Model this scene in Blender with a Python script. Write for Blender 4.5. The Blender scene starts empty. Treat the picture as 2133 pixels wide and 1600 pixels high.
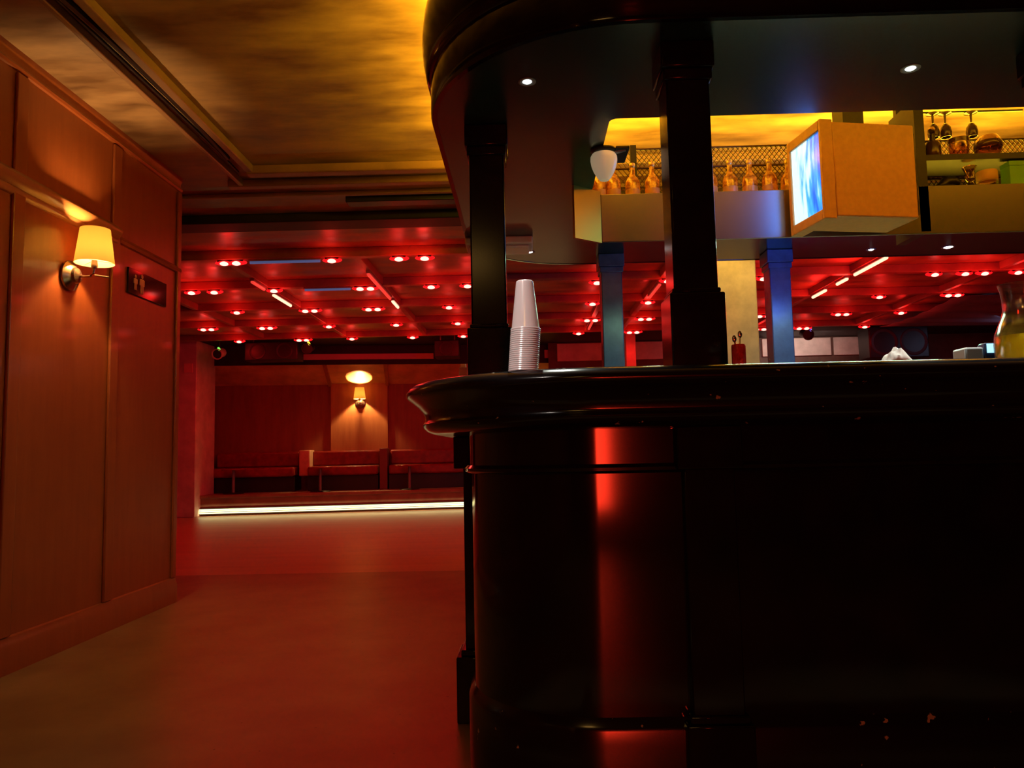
import bpy, bmesh, math, random
from mathutils import Vector, Matrix, Euler
random.seed(7)
PI = math.pi
SC = bpy.context.scene
COL = SC.collection
R_ = math.radians

# ------------------------------------------------------------------ camera
cam_d = bpy.data.cameras.new('camera'); cam = bpy.data.objects.new('camera', cam_d); COL.objects.link(cam)
cam_d.sensor_width = 36.0; cam_d.lens = 1600/2133*36.0; cam_d.clip_start = .05; cam_d.clip_end = 60
cam.matrix_world = Matrix.Translation((0, 0, .9)) @ (Matrix.Rotation(R_(1.0), 4, 'Z') @ Matrix.Rotation(R_(95.02), 4, 'X') @ Matrix.Rotation(R_(-1.2), 4, 'Z'))
SC.camera = cam
# ------------------------------------------------------------------ world, exposure
w = bpy.data.worlds.new('dark_room'); SC.world = w; w.use_nodes = True
w.node_tree.nodes['Background'].inputs[0].default_value = (.02, .008, .006, 1)
w.node_tree.nodes['Background'].inputs[1].default_value = .2
vs = SC.view_settings
vs.view_transform = 'Standard'; vs.look = 'None'; vs.exposure = 0.0; vs.gamma = 1.0; vs.use_curve_mapping = False
SC.cycles.max_bounces = 8; SC.cycles.transparent_max_bounces = 8
SC.cycles.sample_clamp_indirect = 4.0
SC.cycles.use_denoising = True

AMBER = (1.0, .60, .022)
WARM = (1.0, .45, .10)
REDL = (1.0, .012, .01)

def lamp(name, kind, loc, color, power, parent=None, rot=(0, 0, 0), **kw):
    d = bpy.data.lights.new(name, kind); d.color = color; d.energy = power
    for k, v in kw.items(): setattr(d, k, v)
    o = bpy.data.objects.new(name, d); COL.objects.link(o); o.location = loc; o.rotation_euler = rot
    if parent: o.parent = parent
    return o
def area(name, loc, color, power, sx, sy, rot):
    return lamp(name, 'AREA', loc, color, power, rot=rot, shape='RECTANGLE', size=sx, size_y=sy)
UP = (PI, 0, 0)
# amber cove lights lying on top of the bar canopy and of the bottle rack, shining at the ceiling
area('cove_light', (-.02, 3.45, 2.575), AMBER, 165, .12, 1.9, UP)
area('cove_light', (2.3, 2.40, 2.575), AMBER, 120, 4.2, .12, UP)
area('cove_light', (1.7, 3.95, 2.30), AMBER, 110, 3.0, .25, UP)
area('bottle_back_fill', (2.0, 3.86, 2.06), AMBER, 14, 3.4, .06, (R_(-60), 0, 0))  # unseen amber strip added behind the mesh to light the bottles
# unseen narrow spot, added to brighten the cups on the rounded bar end
sp = lamp('cup_fill_spot', 'SPOT', (-.9, .5, 2.70), (1, .86, .76), 170, spot_size=R_(9), spot_blend=.5, shadow_soft_size=.03)
sp.rotation_euler = (Vector((-.01, 1.93, 1.23))-Vector((-.9, .5, 2.70))).to_track_quat('-Z', 'Y').to_euler()
# red light source far behind the camera (seen mirrored in the black bar)
area('rear_red_glow', (.42, -3.9, .86), (1, .035, .012), 8, .36, 1.1, (R_(90), 0, 0)).data.spread = R_(70)
# dim warm fill lamp, added behind the camera
area('warm_fill', (-.6, -1.6, 2.68), (1, .52, .12), 11, .6, .6, (0, 0, 0))

# warm ceiling washer in front of the cream pillar, blue back light under the bottle rack
lamp('pillar_washer', 'SPOT', (1.58, 5.2, 2.70), (1, .62, .10), 60, rot=(R_(28), 0, 0), spot_size=R_(100), spot_blend=.7, shadow_soft_size=.05)
area('soffit_green_fill', (1.3, 3.62, 1.84), (.5, 1, .62), 26, 1.4, .12, (0, 0, 0))  # unseen green lamp added for the greenish soffit reflection
area('rack_blue_light', (1.62, 3.86, 1.845), (.04, .13, 1), 5, .5, .06, (R_(80), 0, 0))

# ------------------------------------------------------------------ materials
MATS = {}
def mat(name, col, rough=.5, metal=0, noise=0, nscale=6, nstretch=(1, 1, 1), col2=None, bump=0, coat=0, spec=.5,
        emit=None, estr=0, trans=0, ior=1.45, chips=0, chipcol=(.5, .42, .3), alpha=1, rough2=None, contrast=(.35, .65)):
    if name in MATS: return MATS[name]
    m = bpy.data.materials.new(name); m.use_nodes = True; MATS[name] = m
    nt = m.node_tree; N = nt.nodes; L = nt.links; b = N['Principled BSDF']
    b.inputs['Base Color'].default_value = (*col, 1); b.inputs['Roughness'].default_value = rough
    b.inputs['Metallic'].default_value = metal; b.inputs['Coat Weight'].default_value = coat
    b.inputs['Coat Roughness'].default_value = .08
    b.inputs['Specular IOR Level'].default_value = spec; b.inputs['IOR'].default_value = ior
    b.inputs['Transmission Weight'].default_value = trans; b.inputs['Alpha'].default_value = alpha
    if emit: b.inputs['Emission Color'].default_value = (*emit, 1); b.inputs['Emission Strength'].default_value = estr
    tc = N.new('ShaderNodeTexCoord'); mp = N.new('ShaderNodeMapping'); L.new(tc.outputs['Object'], mp.inputs['Vector'])
    mp.inputs['Scale'].default_value = nstretch
    last = None
    if noise or col2 or bump:
        n = N.new('ShaderNodeTexNoise'); n.inputs['Scale'].default_value = nscale; n.inputs['Detail'].default_value = 5
        n.inputs['Roughness'].default_value = .6
        L.new(mp.outputs[0], n.inputs['Vector'])
        r = N.new('ShaderNodeValToRGB'); L.new(n.outputs['Fac'], r.inputs[0])
        c2 = col2 or tuple(min(1, c*(1+noise)) for c in col); c1 = col if col2 else tuple(c*(1-noise) for c in col)
        r.color_ramp.elements[0].position = contrast[0]; r.color_ramp.elements[1].position = contrast[1]
        r.color_ramp.elements[0].color = (*c1, 1); r.color_ramp.elements[1].color = (*c2, 1)
        L.new(r.outputs[0], b.inputs['Base Color']); last = r.outputs[0]
        if rough2 is not None:
            mr = N.new('ShaderNodeMapRange'); L.new(n.outputs['Fac'], mr.inputs[0])
            mr.inputs[1].default_value = contrast[0]; mr.inputs[2].default_value = contrast[1]
            mr.inputs[3].default_value = rough; mr.inputs[4].default_value = rough2; L.new(mr.outputs[0], b.inputs['Roughness'])
        if bump:
            bp = N.new('ShaderNodeBump'); bp.inputs['Strength'].default_value = bump; bp.inputs['Distance'].default_value = .02
            L.new(n.outputs['Fac'], bp.inputs['Height']); L.new(bp.outputs[0], b.inputs['Normal'])
    if chips:
        n2 = N.new('ShaderNodeTexNoise'); n2.inputs['Scale'].default_value = 34; n2.inputs['Detail'].default_value = 3
        L.new(tc.outputs['Object'], n2.inputs['Vector'])
        r2 = N.new('ShaderNodeValToRGB'); r2.color_ramp.elements[0].position = chips; r2.color_ramp.elements[1].position = chips+.015
        L.new(n2.outputs['Fac'], r2.inputs[0])
        mx = N.new('ShaderNodeMix'); mx.data_type = 'RGBA'; L.new(r2.outputs[0], mx.inputs['Factor'])
        if last: L.new(last, mx.inputs['A'])
        else: mx.inputs['A'].default_value = (*col, 1)
        mx.inputs['B'].default_value = (*chipcol, 1); L.new(mx.outputs['Result'], b.inputs['Base Color'])
    return m
def glow(name, col, s, sheet=0):
    """a lamp surface; sheet mixes in a plain gloss"""
    return mat(name, tuple(c*.3 for c in col), .4, emit=col, estr=s)
def translucent(name, col, tr=.6, rough=.35, gloss=.08, col2=None, nscale=40):
    if name in MATS: return MATS[name]
    m = bpy.data.materials.new(name); m.use_nodes = True; MATS[name] = m
    N = m.node_tree.nodes; L = m.node_tree.links; N.clear()
    o = N.new('ShaderNodeOutputMaterial'); d = N.new('ShaderNodeBsdfDiffuse'); t = N.new('ShaderNodeBsdfTranslucent'); g = N.new('ShaderNodeBsdfGlossy')
    for x in (d, t): x.inputs['Color'].default_value = (*col, 1)
    g.inputs['Roughness'].default_value = rough
    if col2:
        tc = N.new('ShaderNodeTexCoord'); n = N.new('ShaderNodeTexNoise'); n.inputs['Scale'].default_value = nscale; n.inputs['Detail'].default_value = 2
        rp = N.new('ShaderNodeValToRGB'); rp.color_ramp.elements[0].position = .42; rp.color_ramp.elements[1].position = .60
        rp.color_ramp.elements[0].color = (*col2, 1); rp.color_ramp.elements[1].color = (*col, 1)
        L.new(tc.outputs['Object'], n.inputs['Vector']); L.new(n.outputs['Fac'], rp.inputs[0])
        for x in (d, t): L.new(rp.outputs[0], x.inputs['Color'])
    a = N.new('ShaderNodeMixShader'); a.inputs[0].default_value = tr; L.new(d.outputs[0], a.inputs[1]); L.new(t.outputs[0], a.inputs[2])
    c = N.new('ShaderNodeMixShader'); c.inputs[0].default_value = gloss; L.new(a.outputs[0], c.inputs[1]); L.new(g.outputs[0], c.inputs[2])
    L.new(c.outputs[0], o.inputs[0]); return m

def clear_glass(name, tint, gloss=.12, rough=.05):
    if name in MATS: return MATS[name]
    m = bpy.data.materials.new(name); m.use_nodes = True; MATS[name] = m
    N = m.node_tree.nodes; L = m.node_tree.links; N.clear()
    o = N.new('ShaderNodeOutputMaterial'); t = N.new('ShaderNodeBsdfTransparent'); g = N.new('ShaderNodeBsdfGlossy'); mx = N.new('ShaderNodeMixShader')
    t.inputs[0].default_value = (*tint, 1); g.inputs['Roughness'].default_value = rough
    lw = N.new('ShaderNodeLayerWeight'); lw.inputs[0].default_value = .35
    mr = N.new('ShaderNodeMapRange'); mr.inputs[3].default_value = gloss*.5; mr.inputs[4].default_value = .75
    L.new(lw.outputs['Facing'], mr.inputs[0]); L.new(mr.outputs[0], mx.inputs[0])
    L.new(t.outputs[0], mx.inputs[1]); L.new(g.outputs[0], mx.inputs[2]); L.new(mx.outputs[0], o.inputs[0]); return m

M_CEIL = mat('ceiling_plaster', (.13, .065, .03), .28, nscale=2.2, nstretch=(.7, 2.0, 1), col2=(.42, .24, .11), bump=.25, rough2=.6)
M_CEILD = mat('ceiling_dark', (.012, .008, .008), .6, noise=.3)
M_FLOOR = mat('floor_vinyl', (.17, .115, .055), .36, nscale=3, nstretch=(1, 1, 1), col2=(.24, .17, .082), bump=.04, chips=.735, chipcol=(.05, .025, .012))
M_DANCE = mat('dance_floor_redlit', (.40, .17, .09), .30, nscale=2, nstretch=(.5, 3, 1), col2=(.50, .23, .12), bump=.03)  # redder and brighter: glow of the red lamps put into the colour
M_WOOD = mat('panel_wood', (.26, .063, .016), .36, nscale=5, nstretch=(4, 4, .5), col2=(.30, .076, .020), bump=.03, coat=.2)
M_WOODT = mat('moulding_wood', (.30, .11, .035), .3, nscale=5, nstretch=(5, .5, 5), col2=(.38, .15, .05), coat=.35)
M_DARKWALL = mat('dark_wall', (.05, .02, .015), .6, noise=.3)
M_BLACK = mat('black_lacquer', (.006, .005, .007), .09, noise=.3, nscale=9, spec=.5)
M_BLACKC = mat('black_lacquer_chipped', (.006, .005, .006), .17, spec=.5, chips=.70, chipcol=(.34, .30, .25))
M_SOFFIT = mat('soffit_lacquer', (.012, .028, .021), .22, noise=.3, nscale=1.6, spec=.6)  # black lacquer tinted green to hold the greenish reflection
M_COLUMN = mat('column_lacquer', (.007, .006, .008), .16, noise=.3, nscale=12, spec=.3)
M_COLFAR = mat('column_blue_lit', (.05, .07, .14), .25, noise=.2, nscale=12)  # same black columns, with the blue light put into the colour
M_CREAM = mat('cream_paint', (.62, .50, .32), .6, noise=.15, nscale=8)
M_PALE = mat('pale_paint', (.58, .47, .42), .6, noise=.15, nscale=5)
M_STEEL = mat('brushed_steel', (.20, .18, .19), .34, metal=.85, noise=.05, nscale=2)
M_CHROME = mat('chrome', (.8, .76, .72), .12, metal=1)
M_BRONZE = mat('bronze', (.35, .22, .15), .25, metal=.9)
M_GREYM = mat('grey_metal', (.25, .24, .24), .45, metal=.5)
M_BPLAST = mat('black_plastic', (.012, .011, .013), .4, noise=.3)
M_TVBODY = mat('tv_plastic', (.60, .34, .13), .38, noise=.06, nscale=40)
M_REDV = mat('red_vinyl', (.22, .025, .018), .35, noise=.25, nscale=9, bump=.05)
M_TAN = mat('tan_vinyl', (.55, .36, .22), .45, noise=.12, nscale=9)
M_BOOTH = mat('booth_wall_wood', (.22, .06, .028), .5, nscale=3, nstretch=(4, 4, .5), col2=(.29, .085, .038))
M_PLAT = mat('platform_boards', (.20, .10, .06), .45, nscale=5, nstretch=(.6, 6, 1), col2=(.28, .14, .085))
M_BEAM = mat('beam_paint', (.28, .13, .08), .42, noise=.25, nscale=3)
M_TRIMC = mat('ceiling_trim', (.22, .11, .055), .4, noise=.2, nscale=3)

# ------------------------------------------------------------------ mesh helpers
class MB:
    def __init__(s): s.v = []; s.f = []
    def add(s, vs, fs):
        n = len(s.v); s.v += [tuple(v) for v in vs]; s.f += [tuple(n+i for i in f) for f in fs]; return s
    def box(s, x0, x1, y0, y1, z0, z1, M=None):
        vs = [Vector(p) for p in ((x0, y0, z0), (x1, y0, z0), (x1, y1, z0), (x0, y1, z0), (x0, y0, z1), (x1, y0, z1), (x1, y1, z1), (x0, y1, z1))]
        if M: vs = [M @ v for v in vs]
        return s.add(vs, [(3, 2, 1, 0), (4, 5, 6, 7), (0, 1, 5, 4), (1, 2, 6, 5), (2, 3, 7, 6), (3, 0, 4, 7)])
    def prism(s, poly, a0, a1, axis='z'):
        n = len(poly)
        def P(p, a): return {'z': (p[0], p[1], a), 'x': (a, p[0], p[1]), 'y': (p[0], a, p[1])}[axis]
        vs = [P(p, a0) for p in poly] + [P(p, a1) for p in poly]
        return s.add(vs, [tuple(range(n-1, -1, -1)), tuple(range(n, 2*n))] + [(i, (i+1) % n, n+(i+1) % n, n+i) for i in range(n)])
    def lathe(s, prof, c=(0, 0, 0), seg=28, M=None, closed=False):
        vs = []; fs = []; n = len(prof)
        for k in range(seg):
            a = 2*PI*k/seg
            for r, z in prof:
                v = Vector((r*math.cos(a), r*math.sin(a), z))
                if M: v = M @ v
                vs.append((v[0]+c[0], v[1]+c[1], v[2]+c[2]))
        for k in range(seg):
            k2 = (k+1) % seg
            for i in range(n if closed else n-1):
                j = (i+1) % n
                fs.append((k*n+i, k2*n+i, k2*n+j, k*n+j))
        return s.add(vs, fs)
    def tube(s, pts, r, seg=10):
        pts = [Vector(p) for p in pts]; n = len(pts); vs = []; fs = []
        for i, p in enumerate(pts):
            d = (pts[min(i+1, n-1)] - pts[max(i-1, 0)]).normalized()
            u = d.cross(Vector((0, 0, 1)) if abs(d.z) < .9 else Vector((1, 0, 0))).normalized(); q = d.cross(u)
            rr = r[i] if isinstance(r, (list, tuple)) else r
            for k in range(seg):
                a = 2*PI*k/seg; vs.append(p + (u*math.cos(a)+q*math.sin(a))*rr)
        for i in range(n-1):
            for k in range(seg):
                k2 = (k+1) % seg; fs.append((i*seg+k, i*seg+k2, (i+1)*seg+k2, (i+1)*seg+k))
        fs += [tuple(range(seg-1, -1, -1)), tuple((n-1)*seg+k for k in range(seg))]
        return s.add(vs, fs)
    def ellipsoid(s, c, rx, ry, rz, seg=16, rings=8, M=None):
        prof = [(math.sin(PI*i/rings), -math.cos(PI*i/rings)) for i in range(rings+1)]
        S = Matrix.Diagonal((rx, ry, rz, 1))
        return s.lathe([(max(r, 1e-4), z) for r, z in prof], c, seg, (M @ S) if M else S)
    def sweep(s, path_fn, prof, closed_prof=True, caps=True):
        """profile points (rho, z) carried along path_fn(rho) -> list of (x, y)"""
        n = len(prof); cols = [path_fn(r) for r, z in prof]; m = len(cols[0]); vs = []; fs = []
        for j in range(m):
            for i in range(n): vs.append((cols[i][j][0], cols[i][j][1], prof[i][1]))
        for j in range(m-1):
            for i in range(n if closed_prof else n-1):
                k = (i+1) % n; fs.append((j*n+i, j*n+k, (j+1)*n+k, (j+1)*n+i))
        if caps and closed_prof: fs += [tuple(range(n)), tuple((m-1)*n+i for i in range(n-1, -1, -1))]
        return s.add(vs, fs)
    def build(s, name, m, parent=None, bevel=0, smooth=True, world=True, angle=35):
        off = Vector((0, 0, 0))
        if parent and world:
            off = parent.location.copy()
            if parent.parent: off = off + parent.parent.location
        me = bpy.data.meshes.new(name); me.from_pydata([Vector(v)-off for v in s.v], [], s.f)
        bm = bmesh.new(); bm.from_mesh(me); bmesh.ops.recalc_face_normals(bm, faces=bm.faces); bm.to_mesh(me); bm.free()
        me.materials.append(m)
        o = bpy.data.objects.new(name, me); COL.objects.link(o)
        if parent: o.parent = parent
        if bevel:
            b = o.modifiers.new('bevel', 'BEVEL'); b.width = bevel; b.segments = 2; b.limit_method = 'ANGLE'; b.angle_limit = R_(40)
        if smooth:
            for p in me.polygons: p.use_smooth = True
            try: me.set_sharp_from_angle(angle=R_(angle))
            except Exception: pass
        return o
def B(*a): return MB().box(*a)

def tag(o, label=None, cat=None, group=None, kind=None):
    if label: o['label'] = label
    if cat: o['category'] = cat
    if group: o['group'] = group
    if kind: o['kind'] = kind
    return o
def thing(name, loc, label, cat, group=None, rotz=0):
    o = bpy.data.objects.new(name, None); COL.objects.link(o); o.location = loc; o.rotation_euler = (0, 0, rotz)
    o.empty_display_size = .1
    return tag(o, label, cat, group)
def struct(mb, name, m, **kw): return tag(mb.build(name, m, **kw), kind='structure')
def copy_tree(o, parent=None):
    c = o.copy(); COL.objects.link(c)
    if parent: c.parent = parent
    for ch in list(o.children): copy_tree(ch, c)
    return c

# ================================================================== ROOM SHELL
CZ = 2.74
WX = -2.25; WE = 4.90
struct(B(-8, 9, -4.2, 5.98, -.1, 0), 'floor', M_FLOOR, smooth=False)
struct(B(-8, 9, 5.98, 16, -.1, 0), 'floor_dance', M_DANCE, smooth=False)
struct(B(-8, 9, -4.2, 11.5, CZ, CZ+.1), 'ceiling', M_CEIL, smooth=False)
struct(B(-8, 9, 11.5, 16, CZ-.02, CZ+.1), 'ceiling_far', M_CEILD, smooth=False)
struct(B(-2.55, WX, -4.2, WE, 0, CZ), 'wall_left', M_WOOD, smooth=False)
struct(B(-8, -2.55, 4.6, WE, 0, CZ), 'wall_return', M_DARKWALL, smooth=False)
struct(B(-8.1, -8, WE, 16, 0, CZ), 'wall_far_left', M_DARKWALL, smooth=False)
struct(B(9, 9.1, -4.2, 16, 0, CZ), 'wall_right', M_DARKWALL, smooth=False)
struct(B(-2.55, 9, -4.3, -4.2, 0, CZ), 'wall_back', M_DARKWALL, smooth=False)
struct(B(-8, 9, 16, 16.1, 0, CZ), 'wall_front', M_DARKWALL, smooth=False)

# panelling on the near left wall: baseboard, stiles, dado cornice, crown
bb = MB().prism([(WX, 0), (WX+.024, 0), (WX+.024, .115), (WX+.016, .13), (WX+.012, .15), (WX, .155)], -4.1, WE, 'y')
struct(bb, 'baseboard_left', M_WOOD)
tn = [0]
def trim(mb, m, **kw):
    tn[0] += 1; return struct(mb, 'trim_%d' % tn[0], m, **kw)
for a, b in ((-.65, -.57), (1.4, 1.48), (2.42, 2.50), (3.26, 3.34), (4.07, 4.15), (WE-.05, WE)):
    trim(B(WX, WX+.016, a, b, .155, CZ-.10), M_WOOD, bevel=.005)
dado = [(WX, 2.075), (WX+.012, 2.08), (WX+.02, 2.095), (WX+.018, 2.11), (WX+.034, 2.12), (WX+.045, 2.14), (WX+.05, 2.155), (WX+.046, 2.165), (WX+.03, 2.17), (WX+.022, 2.185), (WX, 2.19)]
trim(MB().prism(dado, -4.1, 4.11, 'y'), M_WOODT, angle=60)
trim(MB().prism([(WX, 2.10), (WX+.014, 2.105), (WX+.02, 2.12), (WX+.014, 2.14), (WX, 2.145)], 4.15, WE, 'y'), M_WOOD)
trim(MB().prism([(WX, 2.645), (WX+.012, 2.648), (WX+.018, 2.66), (WX+.012, 2.672), (WX+.004, 2.676), (WX+.004, 2.70), (WX+.012, 2.712), (WX+.016, CZ), (WX, CZ)], -4.1, WE, 'y'), M_WOOD)
# ceiling trims: cable trough running along the ceiling, cross battens, dark slot
trim(B(-1.735, -1.69, -4.1, 4.72, CZ-.05, CZ), M_TRIMC, bevel=.006)
trim(B(-1.875, -1.845, -4.1, 4.95, CZ-.045, CZ), M_TRIMC, bevel=.006)
trim(B(-1.735, 9, 4.68, 4.76, CZ-.06, CZ), M_TRIMC, bevel=.008)
trim(B(-1.95, 9, 4.93, 5.0, CZ-.05, CZ), M_TRIMC, bevel=.008)
trim(B(-8, 9, 5.20, 5.24, CZ-.03, CZ), M_TRIMC, bevel=.006)
trim(B(-8, 9, 5.66, 5.90, CZ-.07, CZ), M_CEILD, bevel=.01)
def cable(pts, r, label):
    return tag(MB().tube(pts, r, 8).build('ceiling_cable', M_BPLAST), label, 'cable')
cable([(-1.78+.018*math.sin(y*2.1), y, CZ-.02-.006*math.sin(y*3)) for y in [i*.25-2 for i in range(27)]], .017, 'thick black cable lying in the ceiling trough above the panelled wall')
cable([(-1.815+.012*math.sin(y*1.7+1), y, CZ-.018) for y in [i*.25-2 for i in range(28)]], .009, 'thin black cable beside the thick one in the ceiling trough')
tag(B(-1.25, -.40, 5.30, 5.42, CZ-.05, CZ).build('cable_duct', M_BPLAST, bevel=.008), 'short black cable duct on the ceiling left of the bar canopy', 'duct')

# beams over the dance floor
BY = [6.71, 7.90, 9.06, 10.22, 11.37]
BXL = [-3.93, -2.69, -1.49, -.30, .93, 1.45, 3.40, 4.93, 6.2]
for y in BY: trim(B(-8, 9, y-.045, y+.045, 2.655, CZ), M_BEAM, bevel=.006)
for x in BXL: trim(B(x-.03, x+.03, BY[0]+.045, BY[-1]-.045, 2.665, CZ), M_BEAM, bevel=.005)

# ================================================================== RED CEILING LAMPS
M_LEDCORE = glow('red_lamp_core', (1, .42, .33), 2.6)
M_LEDHALO = glow('red_lamp_halo', (1, .008, .012), 1.25)  # red halo of bloom and light wash, shaped as a glowing ellipsoid
ORD = ['first', 'second', 'third', 'fourth', 'fifth', 'sixth', 'seventh', 'eighth', 'ninth', 'tenth', 'eleventh', 'twelfth', 'thirteenth', 'fourteenth', 'fifteenth', 'sixteenth', 'seventeenth', 'eighteenth', 'nineteenth', 'twentieth']
ROWN = ['nearest', 'second', 'third', 'fourth', 'farthest']
ROWS = [
 [(-2.61, 2), (-1.70, 1), (-1.10, 1), (-.87, 1)],
 [(-3.48, 1), (-3.24, 1), (-2.61, 1), (-1.65, 2), (-.96, 1), (-.58, 1), (.77, 1), (1.50, 1), (2.49, 1), (4.25, 1), (4.56, 1), (4.76, 1), (5.10, 1)],
 [(-3.44, 1), (-2.56, 2), (-1.80, 2), (-.89, 1), (.82, 1), (1.48, 1), (4.21, 1), (5.07, 2)],
 [(-4.28, 2), (-3.48, 2), (-2.63, 1), (-1.72, 1), (-.89, 1), (.90, 2), (1.62, 2), (3.20, 2), (4.24, 2), (5.02, 1)],
 [(-4.28, 1), (-3.32, 2), (-2.58, 1), (-1.67, 1), (-.91, 1), (.81, 1), (1.62, 2), (3.50, 2), (4.13, 2), (5.04, 1)]]
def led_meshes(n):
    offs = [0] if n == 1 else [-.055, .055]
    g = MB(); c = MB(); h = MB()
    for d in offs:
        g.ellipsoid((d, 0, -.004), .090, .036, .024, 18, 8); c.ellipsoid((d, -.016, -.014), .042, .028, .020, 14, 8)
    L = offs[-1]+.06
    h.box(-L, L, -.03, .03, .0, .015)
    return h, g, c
protos = {}
for n in (1, 2):
    h, g, c = led_meshes(n)
    root = thing('red_ceiling_lamp', (0, 0, 0), '', 'ceiling lamp')
    h.build('housing', M_BPLAST, root); g.build('red_halo', M_LEDHALO, root); c.build('bright_diode', M_LEDCORE, root)
    protos[n] = root
used = {1: False, 2: False}
for ri, row in enumerate(ROWS):
    left = sum(1 for x, n in row if x < 0)
    for ci, (x, n) in enumerate(row):
        if not used[n]: o = protos[n]; used[n] = True
        else: o = copy_tree(protos[n])
        o.location = (x, BY[ri], 2.640)
        side = 'left of bar' if x < 0 else 'over the bar'
        k = ci if x < 0 else ci-left
        o['label'] = '%s red lamp on the %s ceiling crossbeam, %s from the left, %s' % ('double' if n == 2 else 'single', ROWN[ri], ORD[k], side)
        o['group'] = 'red lamps on the ceiling beams'
        lamp('red_lamp_light', 'SPOT', (0, 0, -.025), REDL, 6*(1.5 if n == 2 else 1), o, spot_size=R_(168), spot_blend=.6, shadow_soft_size=.03)
        lamp('red_lamp_spill', 'POINT', (0, -.10, -.06), REDL, 1.3, o, shadow_soft_size=.05)

# LED tubes along the long beams
M_TUBE = glow('red_tube_glow', (1, .50, .30), 2.2)
M_TUBED = glow('dim_red_tube_glow', (1, .06, .04), .8)
M_BLUEREFL = glow('blue_reflection_glow', (.16, .22, .5), .35)  # glowing strips stand for blue light reflected on the crossbeams
def tube_light(x, y0, y1, m, label, pw, ax='y', col=REDL):
    mid = (x, (y0+y1)/2, 2.642) if ax == 'y' else ((y0+y1)/2, x, 2.642)
    t = thing('tube_light', mid, label, 'tube light', 'light tubes on the ceiling beams')
    h = (y1-y0)/2
    if ax == 'y':
        B(-.022, .022, -h, h, 0, .022).build('housing', M_GREYM, t, world=False)
        MB().tube([(0, -h+.01, -.012), (0, h-.01, -.012)], .016).build('glowing_tube', m, t, world=False)
    else:
        B(-h, h, -.022, .022, 0, .012).build('housing', M_GREYM, t, world=False)
        MB().tube([(-h+.01, 0, -.010), (h-.01, 0, -.010)], .012).build('glowing_tube', m, t, world=False)
    if pw: lamp('tube_glow', 'POINT', (0, 0, -.1), col, pw*.3, t, shadow_soft_size=.08)
tube_light(-2.69, 8.10, 8.72, M_TUBE, 'short white-red tube light on the long beam above the left dance floor', 6)
tube_light(-2.69, 7.45, 7.82, M_TUBED, 'dim red tube light just before the bright one on the left long beam', 0)
tube_light(-1.49, 8.60, 8.98, M_TUBE, 'short white-red tube light on the long beam nearest the left side of the bar column', 5)
tube_light(-1.49, 7.25, 8.45, M_TUBED, 'long dim red tube light ahead of the bright one beside the bar column', 0)
tube_light(3.40, 7.10, 7.82, M_TUBE, 'longest glowing tube light, seen over the bar below the television', 50)
tube_light(3.40, 7.99, 8.27, M_TUBE, 'middle glowing tube light in the row of three over the bar', 25)
tube_light(3.40, 8.57, 8.98, M_TUBE, 'farthest glowing tube light in the row of three over the bar', 25)
tube_light(.93, 10.32, 10.95, M_TUBED, 'dim red tube light seen over the bar beside the near blue column', 0)
tube_light(1.45, 8.05, 8.75, M_TUBED, 'dim red tube light seen over the bar between the blue column and the black column', 0)
tube_light(6.71, -2.45, -1.80, M_BLUEREFL, 'dim streak of reflected blue light on the nearest crossbeam between two red lamps', 0, 'x')
tube_light(7.90, -2.30, -1.80, M_BLUEREFL, 'dim streak of reflected blue light on the second crossbeam', 0, 'x')

# ================================================================== BAR
def make_path(cx, cy, cy2, xr, seg=20, back=True):
    def f(rho):
        pts = []
        if back:
            pts.append((xr, cy2+rho))
            for k in range(seg+1):
                a = PI/2 + (PI/2)*k/seg; pts.append((cx+rho*math.cos(a), cy2+rho*math.sin(a)))
        else: pts.append((cx-rho, cy2))
        for k in range(seg+1):
            a = PI + (PI/2)*k/seg; pts.append((cx+rho*math.cos(a), cy+rho*math.sin(a)))
        pts.append((xr, cy-rho)); return pts
    return f
CNT = make_path(.19, 2.38, 4.55, 4.4)
CAN = make_path(.36, 2.74, 4.225, 4.4)
bar = thing('bar_counter_base', (.19, 2.38, 0), 'rounded black lacquered bar base with plinth and moulding', 'bar')
bar_top_group = None
MB().sweep(CNT, [(.02, .20), (.345, .20), (.36, .205), (.36, .845), (.35, .85), (.02, .85)]).build('front_panel', M_BLACK, bar)
MB().sweep(CNT, [(.02, .85), (.352, .85), (.366, .862), (.366, .955), (.02, .955)]).build('frieze', M_BLACK, bar)
MB().sweep(CNT, [(.34, .836), (.372, .838), (.381, .845), (.382, .853), (.374, .862), (.34, .864)]).build('moulding', M_BLACK, bar)
MB().sweep(CNT, [(.02, 0), (.378, 0), (.378, .19), (.372, .205), (.36, .222), (.356, .228), (.02, .228)]).build('plinth', M_BLACKC, bar)
def pilaster(x0, x1, y0, y1):   # box pilaster on the bar front: shaft with a wider block and foot
    m = MB().box(x0, x1, y0, y1, .2, .86)
    e = .03 if x0 < 0 else .018
    m.box(x0-e, x1+e, y0-e, y1+e, .845, .955).box(x0-e, x1+e, y0-e, y1+e, 0, .215)
    m.box(x0-e*.5, x1+e*.5, y0-e*.5, y1+e*.5, .215, .235)
    return m.build('pilaster', M_BLACK, bar, bevel=.004)
pilaster(-.222, -.16, 2.67, 2.80)
pilaster(.40, .53, 1.985, 2.05)
pilaster(1.47, 1.60, 1.985, 2.05)
top_prof = [(.02, .958), (.36, .955), (.43, .9555), (.475, .957), (.492, .964), (.505, .976), (.507, .984), (.499, .993), (.498, 1.002), (.504, 1.018),
            (.516, 1.034), (.538, 1.053), (.551, 1.062), (.5555, 1.069), (.554, 1.078), (.546, 1.088), (.535, 1.096), (.522, 1.1), (.02, 1.1)]
ct = MB().sweep(CNT, top_prof).build('counter_top', M_BLACKC, angle=50)
tag(ct, 'thick black bar top with ogee edge, chipped along its rounded end', 'counter')

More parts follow.
